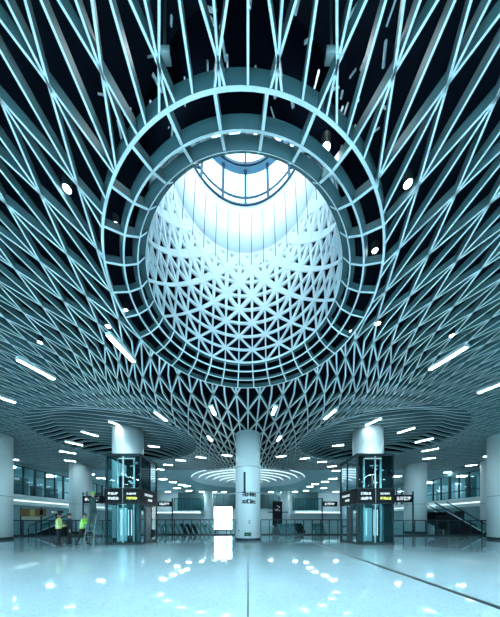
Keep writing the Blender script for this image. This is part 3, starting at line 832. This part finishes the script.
# ------------------------------------------------------------------ people
def person(label, loc, rz, top, low, arms, legs=None, lean=0.0, vest=None, cap=None, name_group=None):
    """arms: two (elbow, wrist, palm) tuples; legs: two (knee, ankle) tuples; local frame faces +Y"""
    root = thing('person', label, 'person', loc, rz)
    V = []; R = []; E = []; K = []          # vertices, radii, edges, body region
    def v(p, r, k, par=None):
        V.append(Vector(p)); R.append(r if isinstance(r, tuple) else (r, r)); K.append(k)
        if par is not None: E.append((par, len(V)-1))
        return len(V)-1
    pel = v((0, 0, .95), (.15, .11), 'low')
    wai = v((0, lean*.3, 1.10), (.14, .10), 'top', pel)
    che = v((0, lean*.7, 1.32), (.16, .11), 'top', wai)
    nb = v((0, lean*.95, 1.46), (.07, .065), 'top', che)
    nk = v((0, lean*1.05+.01, 1.53), .052, 'skin', nb)
    hd = v((0, lean*1.15+.03, 1.60), (.072, .082), 'skin', nk)
    ht = v((0, lean*1.2+.02, 1.69), (.074, .086), 'skin', hd)
    v((0, lean*1.15+.115, 1.615), .014, 'skin', hd)                  # nose
    for s in (-1, 1): v((s*.085, lean*1.15+.01, 1.625), .014, 'skin', hd)   # ears
    for s, (el, wr, pa) in zip((-1, 1), arms):
        sh = v((s*.19, lean*.85, 1.41), .062, 'top', che)
        e = v(el, .045, 'top', sh); w = v(wr, .032, 'top', e); p = v(pa, (.038, .022), 'skin', w)
        d = (Vector(pa)-Vector(wr)).normalized(); ax = Vector((0, 1, 0)) if abs(d.y) < .8 else Vector((0, 0, 1))
        ax = (ax - d*ax.dot(d)).normalized(); cu = d.cross(ax)*s*-.3
        for q, ln in ((-.03, .07), (-.01, .085), (.012, .08), (.032, .062)):
            a = v(Vector(pa)+d*.045+ax*q, .0095, 'skin', p); v(Vector(pa)+d*(.045+ln*.6)+ax*q*1.1+cu*.02, .0085, 'skin', a)
        a = v(Vector(wr).lerp(Vector(pa), .6)+ax*.04, .0115, 'skin', p); v(Vector(pa)+ax*.062+d*.02, .0095, 'skin', a)
    legs = legs or (((-.11, .02, .5), (-.12, -.01, .09)), ((.11, .02, .5), (.12, -.01, .09)))
    for s, (kn, an) in zip((-1, 1), legs):
        hp = v((s*.095, 0, .87), (.092, .095), 'low', pel)
        k = v(kn, .062, 'low', hp); a = v(an, .044, 'low', k)
        v((an[0]+s*.02, an[1]+.15, an[2]-.045), (.04, .03), 'shoe', a)
        v((an[0], an[1]-.05, an[2]-.045), .035, 'shoe', a)
    me = bpy.data.meshes.new('body'); me.from_pydata(V, E, [])
    o = bpy.data.objects.new('body', me); COL.objects.link(o)
    md = o.modifiers.new('skin', 'SKIN'); md.use_smooth_shade = True
    for i, sv in enumerate(me.skin_vertices[0].data):
        sv.radius = R[i]; sv.use_root = (i == pel)
    o.modifiers.new('sub', 'SUBSURF').levels = 1; o.modifiers['sub'].render_levels = 1
    bpy.context.view_layer.update()
    m2 = bpy.data.meshes.new_from_object(o.evaluated_get(bpy.context.evaluated_depsgraph_get()))
    bpy.data.objects.remove(o)
    names = ['top', 'low', 'skin', 'shoe']
    m2.materials.clear()
    for m in (top, low, M['skin'], M['shoe']): m2.materials.append(m)
    for p in m2.polygons:
        c = p.center; bi = min(range(len(V)), key=lambda i: (V[i]-c).length - max(R[i])*.9)
        p.material_index = names.index(K[bi]); p.use_smooth = True
    body = bpy.data.objects.new('body', m2); COL.objects.link(body); body.parent = root
    # eyes and mouth
    b = B()
    for s in (-1, 1): lathe(b, [(.010, 1.632), (.012, 1.638), (.008, 1.645)], 8, (s*.03, lean*1.15+.108), capb=True, capt=True)
    box(b, (-.022, lean*1.15+.106, 1.571), (.022, lean*1.15+.112, 1.579)); obj('face', b, M['hair'], root)
    # hair or cap as a shell over the crown
    b = B(); cy = lean*1.2+.018; pr = []
    for i in range(7):
        a = PI/2*i/6; pr.append((max(.099*math.cos(a), .004), 1.665+.115*math.sin(a)))
    lathe(b, pr, 20, (0, cy), capb=True)
    if cap:
        lathe(b, [(.125, 1.66), (.125, 1.672), (.098, 1.68)], 20, (0, cy+.02), capb=True)
        obj('helmet', b, cap, root, True)
    else:
        obj('hair', b, M['hair'], root, True)
    if vest:
        b = B(); prs = [(.175, .125, .93), (.17, .125, 1.05), (.175, .13, 1.2), (.195, .14, 1.34), (.16, .12, 1.435), (.09, .085, 1.475)]
        rings = []
        for rx, ry, z in prs:
            t = (z-.95)/.5*lean*.95
            rings.append([b.verts.new((rx*math.cos(2*PI*k/20), t+ry*math.sin(2*PI*k/20), z)) for k in range(20)])
        for A, C in zip(rings, rings[1:]):
            for k in range(20): b.faces.new((A[k], A[(k+1) % 20], C[(k+1) % 20], C[k]))
        ve = obj('vest', b, vest, root, True)
        b = B()
        for z in (1.04, 1.22):
            rx, ry = .181, .136; t = (z-.95)/.5*lean*.95; rr = []
            for zz in (z, z+.05): rr.append([b.verts.new((rx*math.cos(2*PI*k/20), t+ry*math.sin(2*PI*k/20), zz)) for k in range(20)])
            for k in range(20): b.faces.new((rr[0][k], rr[0][(k+1) % 20], rr[1][(k+1) % 20], rr[1][k]))
        obj('reflective_band', b, M['reflect'], ve)
    return root
down = lambda s, dx=0, dy=0: ((s*(.25+dx), dy*.4, 1.15), (s*(.25+dx), dy+.06, .90), (s*(.245+dx), dy+.09, .82))
person('worker in pale yellow high-visibility jacket and dark trousers, hands in front, at far left', (-10.3, 12.2, 0), math.radians(-70), M['hivis_y'], M['black'],
       (((-.25, .05, 1.14), (-.14, .25, 1.12), (-.07, .31, 1.13)), ((.25, .05, 1.14), (.16, .25, 1.05), (.08, .31, 1.04))), vest=M['hivis_y'], lean=.03)
person('person in dark clothes standing right behind the yellow jacket', (-10.2, 12.85, 0), math.radians(150), M['navy'], M['black'],
       (down(-1), ((.25, .04, 1.15), (.17, .22, 1.2), (.1, .27, 1.24))))
person('worker in bright green vest reaching an arm towards the step ladder', (-9.12, 12.35, 0), math.radians(-80), M['hivis_g'], M['black'],
       (((-.24, .18, 1.22), (-.2, .42, 1.30), (-.19, .50, 1.33)), ((.24, .16, 1.20), (.2, .40, 1.26), (.19, .48, 1.29))),
       (((-.11, .14, .52), (-.12, .22, .09)), ((.11, -.06, .5), (.12, -.22, .10))), lean=.10, vest=M['hivis_g'])
person('worker in dark teal overalls standing up on the step ladder by the left lift', (-8.42, 12.18, 1.16), math.radians(25), M['darkteal'], M['darkteal'],
       (((-.30, .15, 1.50), (-.32, .28, 1.70), (-.32, .31, 1.78)), ((.27, .14, 1.25), (.22, .30, 1.42), (.21, .34, 1.49))), cap=M['hivis_g'])
# step ladder
t = thing('step_ladder', 'dark metal step ladder standing by the left lift tower', 'ladder', (-8.42, 12.2, 0))
for s in (-1, 1):
    b = B(); quadbar(b, Vector((s*.27, -.42, 0)), Vector((s*.19, -.02, 1.7)), .05, .03); obj('front_rail', b, M['alu'], t)
    b = B(); quadbar(b, Vector((s*.27, .62, 0)), Vector((s*.19, .10, 1.7)), .05, .03); obj('rear_rail', b, M['alu'], t)
for i in range(5):
    f = (i+1)*.27/1.7; w = .27-.08*f; y = -.42+.40*f
    boxobj('step', (-w, y-.02, .27*(i+1)-.03), (w, y+.10, .27*(i+1)), M['alu'], t)
boxobj('standing_board', (-.22, -.14, 1.12), (.22, .26, 1.15), M['alu'], t)
boxobj('brace', (-.24, .30, .7), (.24, .33, .74), M['alu'], t)

# ------------------------------------------------------------------ uplights on the lift roofs, daylight, camera
for s in (-1, 1):
    l = bpy.data.lights.new('column_uplight', 'SPOT'); l.energy = 90; l.color = (.7, .95, 1); l.spot_size = 1.6; l.spot_blend = .8; l.shadow_soft_size = .15
    o = bpy.data.objects.new('column_uplight', l); COL.objects.link(o); o.location = (s*8.0, 14.0, 5.35)
    o.rotation_euler = (Vector((s*8.75, 15.5, 7.2))-o.location).to_track_quat('-Z', 'Y').to_euler()
    t = thing('floodlight', 'small floodlight on the roof of the %s lift tower' % ('left' if s < 0 else 'right'), 'floodlight', (s*8.0, 13.9, 5.16))
    boxobj('body', (-.12, -.08, .06), (.12, .06, .2), M['dark'], t); boxobj('foot', (-.08, -.06, 0), (.08, .06, .06), M['dark'], t)

w = bpy.data.worlds.new('sky'); S.world = w; w.use_nodes = True
nt = w.node_tree; bg = nt.nodes['Background']
tc = nt.nodes.new('ShaderNodeTexCoord'); nz = nt.nodes.new('ShaderNodeTexNoise'); nz.inputs['Scale'].default_value = 4.5; nz.inputs['Detail'].default_value = 6
cr = nt.nodes.new('ShaderNodeValToRGB')
cr.color_ramp.elements[0].position = .36; cr.color_ramp.elements[0].color = (.42, .76, .97, 1)
cr.color_ramp.elements[1].position = .56; cr.color_ramp.elements[1].color = (.88, .97, 1, 1)
nt.links.new(tc.outputs['Generated'], nz.inputs['Vector']); nt.links.new(nz.outputs['Fac'], cr.inputs[0]); nt.links.new(cr.outputs[0], bg.inputs[0])
bg.inputs[1].default_value = 2.4

cam = bpy.data.cameras.new('camera'); co = bpy.data.objects.new('camera', cam); COL.objects.link(co)
co.location = (0, 0, EYE); co.rotation_euler = (PI/2, 0, 0)
cam.sensor_fit = 'AUTO'; cam.sensor_width = 36; cam.lens = F/617*36
cam.shift_x = (250-CX)/617; cam.shift_y = (HY-308.5)/617
cam.clip_start = .05; cam.clip_end = 300
S.camera = co
S.view_settings.view_transform = 'Standard'; S.view_settings.look = 'None'
S.view_settings.gamma = 1; S.view_settings.use_curve_mapping = False
S.view_settings.exposure = 1.2
S.cycles.use_denoising = True
S.cycles.max_bounces = 8; S.cycles.diffuse_bounces = 5; S.cycles.transparent_max_bounces = 16
